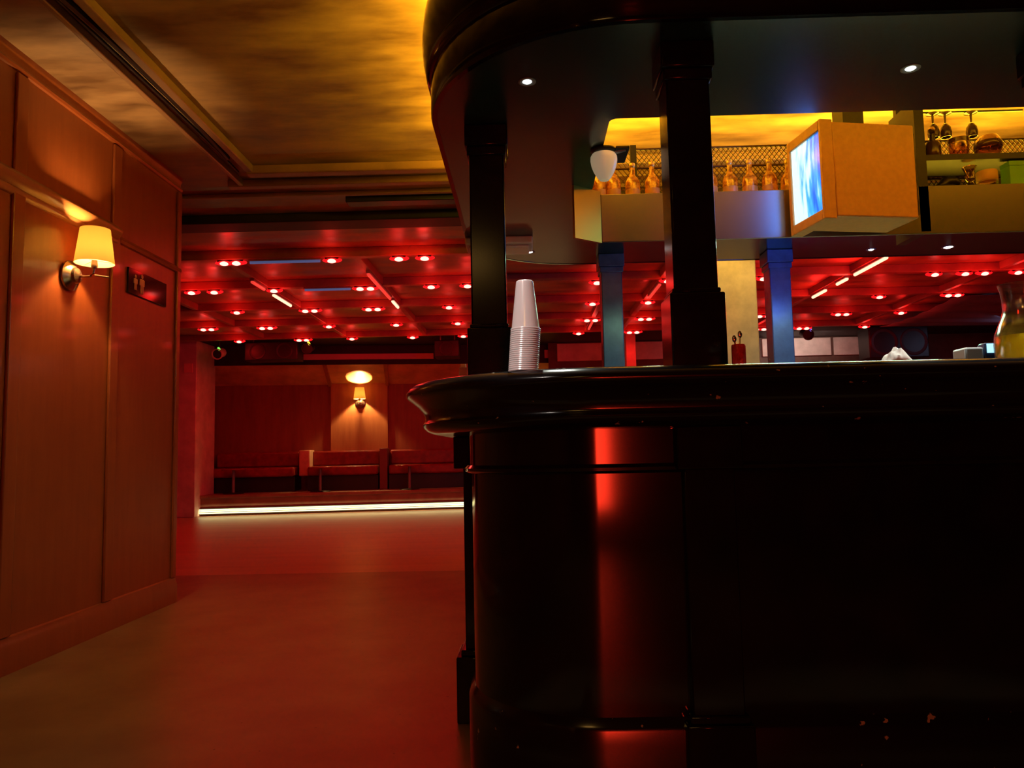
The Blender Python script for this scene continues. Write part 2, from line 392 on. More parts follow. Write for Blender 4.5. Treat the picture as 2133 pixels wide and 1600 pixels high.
can = thing('bar_canopy', (.36, 2.74, 2.1), 'black glossy canopy with rounded corner over the bar', 'canopy')
MB().sweep(CAN, [(.03, 2.10), (.672, 2.10), (.672, 2.135), (.03, 2.135)]).build('soffit', M_SOFFIT, can)
MB().sweep(CAN, [(.66, 2.098), (.678, 2.098), (.682, 2.11), (.682, 2.225), (.676, 2.24), (.66, 2.24)]).build('fascia', M_BLACK, can)
MB().sweep(CAN, [(.64, 2.235), (.684, 2.235), (.694, 2.245), (.70, 2.27), (.707, 2.31), (.711, 2.36), (.709, 2.41), (.703, 2.46), (.69, 2.51), (.672, 2.55), (.66, 2.565), (.63, 2.565), (.63, 2.235)]).build('cornice', M_BLACK, can, angle=50)
MB().sweep(CAN, [(.03, 2.135), (.05, 2.135), (.05, 2.20), (.03, 2.20)]).build('inner_lip', M_BLACK, can)

def column(x, y, m, label, loc_dir=0):
    c = thing('bar_column', (x, y, 1.1), label, 'column', 'square columns standing on the bar')
    h = .064
    B(x-h, x+h, y-h, y+h, 1.34, 2.01).build('shaft', m, c, bevel=.006)
    b = .079
    MB().box(x-b, x+b, y-b, y+b, 1.1005, 1.345).box(x-h-.006, x+h+.006, y-h-.006, y+h+.006, 1.345, 1.36).build('base_block', m, c, bevel=.005)
    MB().box(x-b, x+b, y-b, y+b, 2.02, 2.0995).box(x-h-.008, x+h+.008, y-h-.008, y+h+.008, 1.985, 2.02).build('capital', m, c, bevel=.005)
    return c
column(-.125, 2.80, M_COLUMN, 'square black column on the bar beside the stack of plastic cups')
column(.50, 2.26, M_COLUMN, 'largest square black column on the front of the bar, left of the television')
column(1.635, 2.26, M_COLUMN, 'square black column at the right edge of the photo')
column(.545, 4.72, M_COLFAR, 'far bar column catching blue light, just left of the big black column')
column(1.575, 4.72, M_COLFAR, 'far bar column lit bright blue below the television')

# ---- soffit downlights
M_DOWN = glow('downlight_glow', (.92, 1, .95), 9)
def downlight(x, y, pw, label, r=.017):
    t = thing('downlight', (x, y, 2.1), label, 'downlight', 'small white downlights in the canopy')
    MB().lathe([(r, -.001), (r+.010, -.003), (r+.014, -.002), (r+.014, 0), (r, .002)], (0, 0, 0), 24).build('rim', M_GREYM, t, world=False)
    MB().lathe([(.0002, -.006), (r*.6, -.005), (r, -.001)], (0, 0, 0), 24).build('lens', M_DOWN, t, world=False)
    lamp('downlight_beam', 'SPOT', (0, 0, -.012), (.95, 1, .86), pw, t, rot=(R_(-17), 0, 0), spot_size=R_(46), spot_blend=.4, shadow_soft_size=.015)
downlight(.028, 2.409, 75, 'white downlight in the canopy corner right of the left black column', .015)
downlight(1.26, 2.395, 95, 'white downlight in the front canopy above the television', .016)
downlight(.04, 4.56, 5, 'white downlight at the far end of the left canopy arm above the cups', .022)
downlight(2.16, 4.71, 2, 'small white downlight in the far canopy under the television', .016)
downlight(2.628, 4.70, 4, 'bright white downlight in the far canopy right of the television', .026)

# ---- white emergency fitting under far left soffit
t = thing('ceiling_fitting', (-.13, 4.30, 2.1), 'pale box fitting under the canopy behind the left black column', 'light fitting')
B(-.19, .19, -.10, .10, -.045, 0).build('body', M_PALE, t, world=False, bevel=.01)
B(-.17, .17, -.08, .08, -.062, -.045).build('diffuser', mat('milky_cover', (.6, .56, .5), .3), t, world=False, bevel=.008)

# ---- small milky lamp hanging under the canopy edge
M_MILK = mat('milky_glass', (.78, .74, .58), .25, emit=(1, .85, .5), estr=.20)
t = thing('canopy_lamp', (.335, 3.0, 2.1), 'milky teardrop lamp with dark collar hanging from the inner canopy edge', 'lamp')
MB().lathe([(.0003, 0), (.05, 0), (.052, -.006), (.046, -.014), (.036, -.022), (.0003, -.022)], (0, 0, 0), 28).build('collar', M_BPLAST, t, world=False)
MB().lathe([(.047, -.020), (.053, -.03), (.054, -.045), (.050, -.068), (.042, -.09), (.030, -.112), (.018, -.126), (.0003, -.13)], (0, 0, 0), 28).build('glass_shade', M_MILK, t, world=False)
MB().tube([(.02, 0, -.012), (.05, -.01, -.014), (.085, -.02, -.008)], .009).build('bracket', M_GREYM, t, world=False)
B(.045, .10, -.04, .12, -.012, .0).build('mounting_plate', M_BPLAST, t, world=False, bevel=.003)

# ================================================================== BOTTLE RACK hanging inside the bar
rk = thing('bottle_rack', (.38, 3.5, 1.86), 'long hanging bottle rack with steel front panel and wire mesh behind', 'rack')
B(.37, 4.3, 3.50, 3.512, 1.858, 2.086).build('front_panel', M_STEEL, rk, bevel=.003)
MB().prism([(.37, 3.50), (.24, 3.40), (.232, 3.41), (.362, 3.512)], 1.855, 2.10).build('end_panel', mat('amber_lit_sheet', (.34, .19, .012), .32, metal=1), rk)  # amber reflection put into the gold colour of this metal sheet
B(.36, 4.3, 3.512, 3.80, 1.99, 2.0).build('bottle_shelf', M_GREYM, rk)
B(1.86, 4.3, 3.512, 3.80, 2.045, 2.07).build('lower_shelf', M_BPLAST, rk)
B(1.86, 4.3, 3.512, 3.78, 2.21, 2.238).build('upper_shelf', M_BPLAST, rk)
for x in (.545, 1.86, 2.9, 4.2):
    B(x, x+.03, 3.70, 3.73, 2.0, 2.40 if x < 1 else CZ-.003).build('post', M_BPLAST, rk)
B(1.84, 1.885, 3.50, 3.74, 1.87, 2.50).build('side_board', M_BPLAST, rk)
rails = MB()
for z in (2.200, 2.297, 2.395): rails.tube([(.37, 3.745, z), (4.3, 3.745, z)], .006, 8)
M_DKM = mat('dark_brown_metal', (.09, .05, .025), .45, metal=.3)
rails.build('rail', M_DKM, rk)
me = MB(); z0, z1 = 2.07, 2.395; hgt = z1-z0; x = .37-hgt
while x < 3.1:
    for s in (1, -1):
        xa, xb = (x, x+hgt*.8) if s == 1 else (x+hgt*.8, x)
        # clip to the left end
        za, zb = z0, z1
        if min(xa, xb) >= .37:
            d = Vector((xb-xa, 0, zb-za)).normalized(); n_ = Vector((-d.z, 0, d.x))*.0019
            yv = 3.747+.002*s
            me.add([(xa-n_.x, yv, za-n_.z), (xa+n_.x, yv, za+n_.z), (xb+n_.x, yv, zb+n_.z), (xb-n_.x, yv, zb-n_.z),
                    (xa-n_.x, yv+.002, za-n_.z), (xa+n_.x, yv+.002, za+n_.z), (xb+n_.x, yv+.002, zb+n_.z), (xb-n_.x, yv+.002, zb-n_.z)],
                   [(0, 1, 2, 3), (7, 6, 5, 4), (0, 3, 7, 4), (1, 5, 6, 2)])
    x += .024
me.build('wire_mesh', M_DKM, rk, smooth=False)

# steel worktop added below the rack for its mirror image in the soffit
t = thing('work_counter', (1.9, 3.62, 0), 'added low steel worktop inside the bar below the bottle rack', 'worktop')
B(.55, 3.8, 3.34, 3.90, .86, .90).build('worktop', mat('pale_steel', (.6, .6, .58), .35, metal=.3), t, bevel=.006)
B(.60, 3.75, 3.40, 3.86, .08, .86).build('cabinet', M_GREYM, t)
B(.62, 3.73, 3.44, 3.84, 0, .08).build('kickboard', M_BPLAST, t)

# bottles
M_BOT = mat('amber_lit_glass', (1.0, .72, .25), .08, trans=.75, noise=.2, nscale=20)
M_CAP = mat('bottle_cap', (.75, .55, .2), .3, metal=.6)
M_LIQ = translucent('bottle_label', (.9, .62, .2), .6, .3, .06)
bprof = [(.0003, 0), (.030, 0), (.0345, .006), (.035, .02), (.035, .165), (.033, .18), (.026, .195), (.016, .206), (.0125, .216), (.0118, .25), (.0003, .25)]
bot = thing('liquor_bottle', (0, 0, 0), '', 'bottle', 'bottles in the hanging rack')
MB().lathe(bprof, seg=24).build('glass_body', translucent('amber_lit_bottle', (1.0, .62, .06), .7, .12, .12, (.42, .16, .006), 45), bot)  # clear glass; amber back light and its blotches put into the colour
MB().lathe([(.0003, .248), (.0125, .248), (.0145, .252), (.0145, .266), (.0125, .27), (.0003, .27)], seg=18).build('cap', M_CAP, bot)
MB().lathe([(.0353, .05), (.0356, .052), (.0356, .135), (.0353, .137), (.0348, .135), (.0348, .052)], seg=24, closed=True).build('paper_label', M_LIQ, bot)
pos = ['', ]
bx = [.374, .445, .5375, .63, .725, .82, .905, 1.003, 1.098, 1.19]
bl = ['bottle at the left end of the rack, half hidden behind the milky lamp',
      'bottle just right of the milky lamp in the rack',
      'second bottle right of the milky lamp in the rack',
      'brightest bottle in the rack, third right of the milky lamp',
      'bottle in the rack just left of the big black column',
      'bottle in the rack hidden behind the left half of the black column',
      'bottle in the rack hidden behind the right half of the black column',
      'first bottle right of the big black column in the rack',
      'second bottle right of the big black column in the rack',
      'third bottle right of the big black column, near the television']
for i, (x, l) in enumerate(zip(bx, bl)):
    o = bot if i == 0 else copy_tree(bot)
    o.location = (x, 3.60+.004*((i*7) % 3), 2.0); o.rotation_euler = (0, 0, i*1.3); o['label'] = 'amber-lit clear ' + l
o = copy_tree(bot); o.location = (1.285, 3.62, 2.0); o['label'] = 'amber-lit bottle in the rack touching the television edge'

# glasses on the right part of the rack
M_GLASS = clear_glass('amber_tinted_glass', (.85, .62, .30), .2)
M_DKGL = mat('dark_glass', (.10, .045, .02), .15, trans=.3)
def lathe_thing(name, label, cat, loc, parts, group=None, rot=None):
    t = thing(name, loc, label, cat, group)
    if rot: t.rotation_euler = rot
    for pn, prof, m in parts: MB().lathe(prof, seg=28).build(pn, m, t, world=False)
    return t
G = 'glassware in the hanging rack'
lathe_thing('decanter', 'dark square-shouldered decanter at the left of the upper rack shelf', 'decanter', (1.985, 3.62, 2.238),
    [('body', [(.0003, 0), (.033, 0), (.036, .006), (.036, .085), (.030, .10), (.014, .108), (.0125, .14), (.0003, .14)], M_DKGL),
     ('stopper', [(.0003, .14), (.011, .14), (.016, .15), (.017, .165), (.010, .176), (.0003, .178)], M_BRONZE)], G)
lathe_thing('tumbler', 'squat amber tumbler in the middle of the upper rack shelf', 'glass', (2.085, 3.58, 2.238),
    [('bowl', [(.0003, .008), (.030, .008), (.036, .014), (.041, .05), (.042, .095), (.045, .098), (.046, .092), (.044, .05), (.039, .008), (.034, .001), (.0003, .001)], M_GLASS),
     ('rim_band', [(.0425, .075), (.0462, .076), (.0468, .096), (.0425, .098)], M_DKGL)], G)
lathe_thing('brandy_bowl', 'large rounded glass bowl tilted at the right of the upper rack shelf', 'glass', (2.235, 3.60, 2.2385),
    [('bowl', [(.0003, .0), (.025, .002), (.045, .018), (.058, .045), (.060, .07), (.054, .095), (.044, .112), (.041, .112), (.051, .094), (.057, .07), (.055, .046), (.043, .021), (.024, .006), (.0003, .004)], M_GLASS),
     ('dark_band', [(.0582, .052), (.0612, .058), (.0612, .074), (.0585, .084), (.0570, .084)], M_DKGL)], G)
for i, x in enumerate((2.015, 2.075, 2.20)):
    t = thing('hanging_glass', (x, 3.66, 2.50), ['dark stemmed glass hanging above the decanter', 'dark stemmed glass hanging above the squat tumbler', 'dark stemmed glass hanging above the tilted bowl'][i], 'glass', 'stemmed glasses hanging from the rack')
    MB().lathe([(.0003, 0), (.028, 0), (.030, -.003), (.006, -.01), (.004, -.05), (.0003, -.05)], seg=20).build('stem', M_DKGL, t, world=False)
    MB().lathe([(.0003, -.05), (.012, -.056), (.024, -.075), (.027, -.10), (.024, -.122), (.022, -.122), (.025, -.10), (.022, -.077), (.0003, -.058)], seg=20).build('bowl', M_DKGL, t, world=False)
tag(B(1.95, 2.45, 3.655, 3.665, 2.50, 2.508).build('glass_hanger', M_BPLAST), 'thin black rail the stemmed glasses hang from, over the rack', 'rail')
# lower shelf
shoe = MB()
pts = [(0, 0, .012), (.03, 0, .02), (.06, .0, .032), (.09, 0, .055), (.125, 0, .06), (.15, 0, .048)]
shoe.tube(pts, [.008, .014, .022, .030, .024, .012], 14).ellipsoid((.085, .0, .026), .06, .03, .025)
sh = shoe.build('ice_scoop', M_BPLAST, world=False); sh.location = (1.925, 3.58, 2.0702)
tag(sh, 'black scoop lying on the lower rack shelf at its left end', 'scoop')
lathe_thing('ribbed_glass', 'ribbed clear stemmed glass on the lower rack shelf right of the black scoop', 'glass', (2.115, 3.56, 2.07),
    [('foot', [(.0003, 0), (.032, 0), (.033, .004), (.020, .012), (.016, .022), (.013, .03), (.017, .038), (.010, .05), (.0003, .05)], M_GLASS),
     ('bowl', [(.0003, .05), (.014, .052), (.021, .062), (.019, .07), (.023, .082), (.021, .09), (.026, .108), (.032, .120), (.029, .120), (.020, .10), (.0003, .06)], M_GLASS)], G)
lathe_thing('glass_jar', 'short clear jar lit yellow on the lower rack shelf', 'jar', (2.20, 3.57, 2.07),
    [('body', [(.0003, .004), (.030, .004), (.038, .02), (.042, .045), (.042, .048), (.045, .046), (.044, .03), (.038, .004), (.030, 0), (.0003, 0)], M_GLASS),
     ('lid', [(.0003, .052), (.044, .052), (.046, .056), (.046, .095), (.043, .10), (.0003, .10)], mat('yellow_lit_lid', (.75, .5, .12), .4))], G)  # yellow light on the clear jar put into this colour
t = thing('green_carton', (2.325, 3.545, 2.07), 'bright green carton at the right end of the lower rack shelf', 'carton')
B(-.055, .055, -.035, .035, 0, .105).build('box', mat('green_card', (.16, .52, .02), .5, noise=.1), t, world=False, bevel=.002)
B(-.0555, .0555, -.0355, .0355, .105, .128).build('flap', mat('green_card', (.16, .52, .02), .5), t, world=False, bevel=.002)

# ================================================================== TELEVISION
tv = thing('television', (1.288, 3.185, 1.85), 'boxy television hung from the canopy, blue-white screen turned left', 'television', rotz=R_(9.5))
M_SCR = bpy.data.materials.new('tv_screen'); M_SCR.use_nodes = True
nt = M_SCR.node_tree; b = nt.nodes['Principled BSDF']; b.inputs['Base Color'].default_value = (.02, .03, .05, 1); b.inputs['Roughness'].default_value = .15
tc = nt.nodes.new('ShaderNodeTexCoord'); mp = nt.nodes.new('ShaderNodeMapping'); nz = nt.nodes.new('ShaderNodeTexNoise'); rp = nt.nodes.new('ShaderNodeValToRGB')
mp.inputs['Scale'].default_value = (1, 22, 4); nz.inputs['Scale'].default_value = 1.4; nz.inputs['Detail'].default_value = 3
nt.links.new(tc.outputs['Object'], mp.inputs['Vector']); nt.links.new(mp.outputs[0], nz.inputs['Vector'])
sep = nt.nodes.new('ShaderNodeSeparateXYZ'); nt.links.new(tc.outputs['Object'], sep.inputs[0])
mr = nt.nodes.new('ShaderNodeMapRange'); nt.links.new(sep.outputs['Y'], mr.inputs[0]); mr.inputs[1].default_value = .02; mr.inputs[2].default_value = .24; mr.inputs[3].default_value = -.22; mr.inputs[4].default_value = .30
ad = nt.nodes.new('ShaderNodeMath'); ad.operation = 'ADD'; nt.links.new(nz.outputs['Fac'], ad.inputs[0]); nt.links.new(mr.outputs[0], ad.inputs[1])
rp.color_ramp.elements[0].position = .30; rp.color_ramp.elements[0].color = (.01, .13, .75, 1); rp.color_ramp.elements[1].position = .66; rp.color_ramp.elements[1].color = (.62, .92, 1, 1)
e = rp.color_ramp.elements.new(.48); e.color = (.05, .42, 1, 1)
nt.links.new(ad.outputs[0], rp.inputs[0]); nt.links.new(rp.outputs[0], b.inputs['Emission Color']); b.inputs['Emission Strength'].default_value = 1.35
bz = MB()
bz.box(-.012, .045, 0, .018, 0, .435).box(-.012, .045, .262, .285, 0, .435).box(-.012, .045, .018, .262, 0, .045).box(-.012, .045, .018, .262, .39, .435)
bz.build('bezel', M_TVBODY, tv, world=False, bevel=.004)
scr = MB(); n1 = 8
vs = []; fs = []
for i in range(n1+1):
    for j in range(n1+1):
        yy = .016+.248*i/n1; zz = .043+.349*j/n1
        bul = .008*(1-(2*i/n1-1)**2)*(1-(2*j/n1-1)**2)
        vs.append((-.002-bul, yy, zz))
for i in range(n1):
    for j in range(n1): fs.append((i*(n1+1)+j, (i+1)*(n1+1)+j, (i+1)*(n1+1)+j+1, i*(n1+1)+j+1))
n0 = len(vs); vs += [(.02, .016, .043), (.02, .264, .043), (.02, .264, .392), (.02, .016, .392)]; fs.append((n0, n0+3, n0+2, n0+1))
scr.add(vs, fs).build('screen', M_SCR, tv, world=False)
MB().box(.045, .43, .006, .232, .012, .428).build('casing', M_TVBODY, tv, world=False, bevel=.008)
MB().box(.43, .445, .02, .215, .03, .40).build('back_cover', M_BPLAST, tv, world=False, bevel=.006)
MB().box(.16, .26, .10, .18, .428, CZ-1.85-.002).build('ceiling_arm', M_BPLAST, tv, world=False)
lamp('tv_light', 'AREA', (-.03, .14, .21), (.05, .24, 1), 1.7, tv, rot=(0, R_(90), 0), shape='RECTANGLE', size=.34, size_y=.24)

# ================================================================== THINGS ON THE BAR
# stack of plastic cups, upside down
M_CUP = translucent('cup_plastic', (.90, .86, .88), .30, .18, .14)
H = .128
cup_prof = [(.0003, H), (.0195, H), (.0215, H-.0015), (.0222, H-.005), (.0355, .006), (.0378, .0052), (.0386, .003), (.0378, .0008), (.0362, .0012), (.0350, .006), (.0212, H-.006), (.0195, H-.003), (.0003, H-.003)]
cup = MB().lathe(cup_prof, seg=40).build('plastic_cup', M_CUP)
NC = 21
names = {0: 'lowest clear plastic cup, upside down on the bar at the foot of the stack', NC-1: 'topmost clear plastic cup of the upside-down stack on the bar'}
for i in range(NC):
    o = cup if i == 0 else cup.copy()
    if i: COL.objects.link(o)
    o.location = (-.004+.0004*i, 1.93, 1.1002+.0052*i)
    k = NC-1-i
    tag(o, names.get(i, 'clear plastic cup showing only its rim, %s below the topmost cup of the stack' % ORD[max(k-1, 0)]), 'cup', 'clear plastic cups stacked upside down on the bar')

# red glass jar with metal tops
M_REDG = mat('red_cut_glass', (.85, .06, .05), .08, trans=.6, noise=.3, nscale=60, nstretch=(1, 1, .6), bump=.4)
t = thing('red_glass_jar', (.572, 2.05, 1.1), 'small red cut glass jar holding metal spoons beside the big column', 'jar')
MB().lathe([(.0003, .001), (.016, .001), (.0185, .006), (.0185, .066), (.0175, .072), (.0155, .072), (.0155, .008), (.0003, .006)], seg=24).build('glass', M_REDG, t, world=False)
for dx, dz, dy in ((-.009, .088, .0), (.006, .100, .004)):
    m = MB().tube([(dx*.3, dy, .012), (dx, dy, dz-.006)], .0022, 8).ellipsoid((dx*1.1, dy, dz), .0062, .004, .010, 12, 8)
    m.build('spoon', M_CHROME, t, world=False)
# pitcher at the right edge
M_PGL = clear_glass('pitcher_glass', (.96, .88, .82), .3, .12)
t = thing('glass_pitcher', (1.290, 1.99, 1.1), 'waisted glass pitcher of yellow drink at the right edge of the bar', 'pitcher')
po = [(.0003, .001), (.055, .001), (.064, .006), (.068, .02), (.069, .05), (.066, .075), (.056, .10), (.047, .122), (.0435, .14), (.0435, .16), (.046, .185), (.051, .205)]
pi = [(.048, .205), (.043, .184), (.0408, .16), (.0408, .14), (.044, .122), (.053, .10), (.063, .075), (.066, .05), (.065, .02), (.060, .009), (.0003, .008)]
MB().lathe(po+pi, seg=36).build('glass', M_PGL, t, world=False)
MB().lathe([(.0003, .0095), (.058, .0095), (.0645, .022), (.0652, .05), (.0632, .07), (.0003, .07)], seg=36).build('drink', translucent('yellow_drink', (.85, .74, .10), .75, .2, .05), t, world=False)
MB().tube([(.042, 0, .175), (.075, 0, .172), (.092, 0, .14), (.09, 0, .09), (.067, 0, .06)], .0065, 10).build('handle', M_PGL, t, world=False)
# crumpled napkin
m = MB(); n1 = 14; vs = []; fs = []
for k in range(2):
    for i in range(n1+1):
        for j in range(n1+1):
            u = i/n1*2-1; v = j/n1*2-1; f = max(0, (1-u*u)*(1-v*v))
            z = (.058*f**.55*(1-.45*max(0, -u)) + .006*math.sin(9*u+4*v)*f + .004*math.sin(14*v)*f) if k == 0 else 0
            vs.append((u*.048*(1 if k == 0 else .98), v*.035, z))
for k in range(2):
    o_ = k*(n1+1)**2
    for i in range(n1):
        for j in range(n1): fs.append((o_+i*(n1+1)+j, o_+(i+1)*(n1+1)+j, o_+(i+1)*(n1+1)+j+1, o_+i*(n1+1)+j+1))
nk = m.add(vs, fs).build('napkin', mat('white_cloth', (.8, .76, .72), .8, noise=.1, nscale=30), world=False)
nk.location = (1.018, 2.12, 1.1005); tag(nk, 'crumpled white napkin on the bar right of the lit blue column', 'napkin')
# card terminal
t = thing('card_terminal', (1.372, 2.30, 1.1), 'grey card terminal with glowing blue-white display behind the pitcher', 'card terminal')
B(-.075, -.02, -.03, .04, 0, .078).build('printer_part', mat('grey_plastic', (.35, .36, .38), .4), t, world=False, bevel=.006)
MB().prism([(-.03, 0), (.05, 0), (.05, .05), (.0, .09), (-.03, .09)], -.018, .075, 'x').build('body', mat('dark_blue_plastic', (.02, .03, .08), .35), t, world=False, bevel=.004)
B(-.012, .068, -.0325, -.0302, .060, .087).build('display', glow('terminal_display', (.35, .78, 1), 1.6), t, world=False)
# menu holder left of the left column
t = thing('menu_holder', (-.245, 3.02, 1.1), 'small clear menu holder on the bar left of the left black column', 'menu holder')
B(-.016, .016, -.004, .004, .008, .135).build('panel', mat('clear_acrylic', (.8, .6, .55), .15, trans=.7), t, world=False)
B(-.02, .02, -.025, .025, 0, .008).build('foot', mat('clear_acrylic', (.8, .6, .55), .15, trans=.7), t, world=False, bevel=.002)
B(-.010, .012, -.006, .006, .135, .149).build('clip', mat('pale_plastic', (.7, .62, .5), .4), t, world=False, bevel=.002)

# ================================================================== NEAR WALL SCONCE + PLAQUE
M_SHADE = bpy.data.materials.new('lamp_shade_fabric'); M_SHADE.use_nodes = True
N = M_SHADE.node_tree.nodes; L = M_SHADE.node_tree.links; N.clear()
o_ = N.new('ShaderNodeOutputMaterial'); d_ = N.new('ShaderNodeBsdfDiffuse'); t_ = N.new('ShaderNodeBsdfTranslucent'); mx = N.new('ShaderNodeMixShader')
d_.inputs[0].default_value = (.8, .66, .40, 1); t_.inputs[0].default_value = (.92, .72, .36, 1); mx.inputs[0].default_value = .78
L.new(d_.outputs[0], mx.inputs[1]); L.new(t_.outputs[0], mx.inputs[2]); L.new(mx.outputs[0], o_.inputs[0])
M_BULB = glow('warm_bulb', (1, .72, .36), 14)
def sconce(loc, rotz, label, power, s=1.0):
    t = thing('wall_sconce', loc, label, 'wall lamp', 'shaded wall sconces', rotz)   # local +X points out of the wall
    RX = Matrix.Rotation(R_(90), 4, 'Y')
    MB().lathe([(.0003, .0005), (.070, .0005), (.076, .006), (.074, .014), (.060, .024), (.045, .034), (.040, .036), (.036, .048), (.018, .056), (.0003, .058)], M=RX, seg=36).build('back_plate', M_BRONZE, t, world=False)
    MB().tube([(.05, 0, 0), (.08, 0, -.006), (.11, 0, -.004), (.125, 0, .012), (.128, 0, .04)], [.007, .006, .006, .006, .006]).build('arm', M_BRONZE, t, world=False)
    MB().tube([(.13, .0, .0), (.17, .02, -.004), (.185, .03, -.006)], [.005, .005, .006]).build('switch_lever', M_CHROME, t, world=False)
    MB().lathe([(.0003, .035), (.014, .035), (.016, .05), (.013, .075), (.0003, .078)], c=(.128, 0, 0), seg=18).build('socket', M_BRONZE, t, world=False)
    sh = MB().lathe([(.091, .060), (.0905, .059), (.068, .232), (.0688, .2325)], c=(.128, 0, 0), seg=40, closed=True).build('lamp_shade', M_SHADE, t, world=False)
    rg = MB()
    for a in (0, 2*PI/3, 4*PI/3): rg.tube([(.128, 0, .075), (.128+.088*math.cos(a+.5), .088*math.sin(a+.5), .066)], .0012, 6)
    rg.build('wire_spider', M_BRONZE, t, world=False)
    MB().ellipsoid((.128, 0, .118), .020, .020, .030).build('bulb', M_BULB, t, world=False)
    lamp('sconce_light', 'POINT', (.128, 0, .135), (1, .60, .21), power, t, shadow_soft_size=.024)
    t.scale = (s, s, s)
    return t
sconce((WX+.0005, 3.70, 1.812), 0, 'wall sconce with glowing cream shade on the near panelled wall', 56)
sconce((WX+.0005, -2.6, 1.812), 0, 'wall sconce on the panelled wall behind the viewer', 20)

pl = thing('door_plaque', (WX+.016, 4.48, 1.918), 'dark glossy plaque with pale figure symbol on the panelled wall', 'sign')
B(WX+.0002, WX+.012, 4.25, 4.71, 1.845, 1.992).build('board', mat('plaque_brown', (.022, .012, .008), .07, noise=.2, spec=.22), pl, bevel=.002)
sy = mat('plaque_symbol', (.45, .36, .24), .4)
def figure(y0, s, z0):
    m = MB(); X0, X1 = WX+.012, WX+.0145
    def bx(a, b, c, d): m.box(X0, X1, y0+a*s, y0+b*s, z0+c*s, z0+d*s)
    hd = [(y0+.012*s*math.cos(k*PI/6), z0+.098*s+.012*s*math.sin(k*PI/6)) for k in range(12)]
    m.prism(hd, X0, X1, 'x')
    bx(-.018, .018, .045, .083); bx(-.027, -.020, .045, .080); bx(.020, .027, .045, .080); bx(-.016, -.003, 0, .045); bx(.003, .016, 0, .045)
    return m
figure(4.40, 1.05, 1.865).build('figure_symbol', sy, pl)
figure(4.325, .8, 1.875).build('figure_symbol', sy, pl)

# ================================================================== FAR BOOTH AREA (turned slightly)
BA = R_(7.28); P0 = Vector((-5.11, 11.917, 0)); U = Vector((math.cos(BA), math.sin(BA), 0)); Vv = Vector((-math.sin(BA), math.cos(BA), 0))
BM = Matrix.Translation(P0) @ Matrix.Rotation(BA, 4, 'Z')
def W(u, v, z): return BM @ Vector((u, v, z))
def bbox(u0, u1, v0, v1, z0, z1): return MB().box(u0, u1, v0, v1, z0, z1, BM)
def bprism(poly, u0, u1):
    m = MB(); m.prism(poly, u0, u1, 'x'); m.v = [tuple(BM @ Vector(v)) for v in m.v]; return m
PZ = .32
struct(bbox(-.02, 12.5, .012, 1.45, 0, PZ), 'floor_platform', M_PLAT, bevel=.01)
trim(bbox(-.02, 12.5, -.012, .012, PZ-.05, PZ), M_PLAT, bevel=.006)
struct(bbox(-3, 12.5, 1.30, 1.45, 0, CZ), 'wall_booth', M_BOOTH, smooth=False)
trim(bprism([(.5, 2.43), (1.30, 2.14), (1.30, CZ), (.5, CZ)], -3, 12.5), mat('slope_paint', (.66, .37, .16), .45, noise=.2, nscale=3), smooth=False)
for u0 in (1.86, 5.05):
    trim(bbox(u0, u0+.99, 1.255, 1.30, PZ, 2.155), mat('alcove_panel_wood', (.34, .12, .045), .45, nscale=3, nstretch=(4, 4, .5), col2=(.42, .16, .06)), bevel=.004)
    for du in (-.04, .96):
        m = bprism([(.47, 2.395), (1.28, 2.10), (1.28, 2.15), (.49, 2.44)], u0+du, u0+du+.06)
        trim(m, M_WOODT)
trim(bbox(-3, 12.5, .47, .50, 2.40, CZ), M_CEILD, smooth=False)
trim(bbox(1.35, 3.66, .43, .47, 2.482, 2.575), mat('redlit_band', (.62, .30, .28), .5), bevel=.004)  # bulkhead strip lit red, that glow put into its pink colour
trim(bbox(5.55, 6.6, .43, .47, 2.482, 2.62), mat('redlit_band', (.62, .30, .28), .5), bevel=.004)

# LED strip at the foot of the platform
M_STRIP = glow('led_strip_glow', (1, .95, .50), 1.5)
st = thing('led_strip', tuple(W(0, 0, 0)), 'long yellow-white light strip along the foot of the raised platform', 'light strip', rotz=BA)
for z in (.045, .072, .099):
    MB().tube([(.03, -.03, z), (6.0, -.03, z)], .0095, 8).build('glowing_line', M_STRIP, st, world=False)
MB().box(.015, 6.02, -.025, -.0125, .025, .12).build('channel', M_BPLAST, st, world=False)
lamp('strip_light', 'AREA', (3.0, -.06, .09), (1, .82, .38), 12, st, rot=(R_(55), 0, 0), shape='RECTANGLE', size=5.9, size_y=.04)

# pier left of the booths
struct(B(-5.75, -5.08, 11.72, 12.45, 0, CZ-.02), 'wall_pier', M_PALE, bevel=.01)
tag(B(-5.27, -5.14, 11.708, 11.7195, 2.22, 2.36).build('wall_notice', mat('pink_card', (.75, .40, .36), .6)), 'small square pale notice high on the far left pier', 'notice')

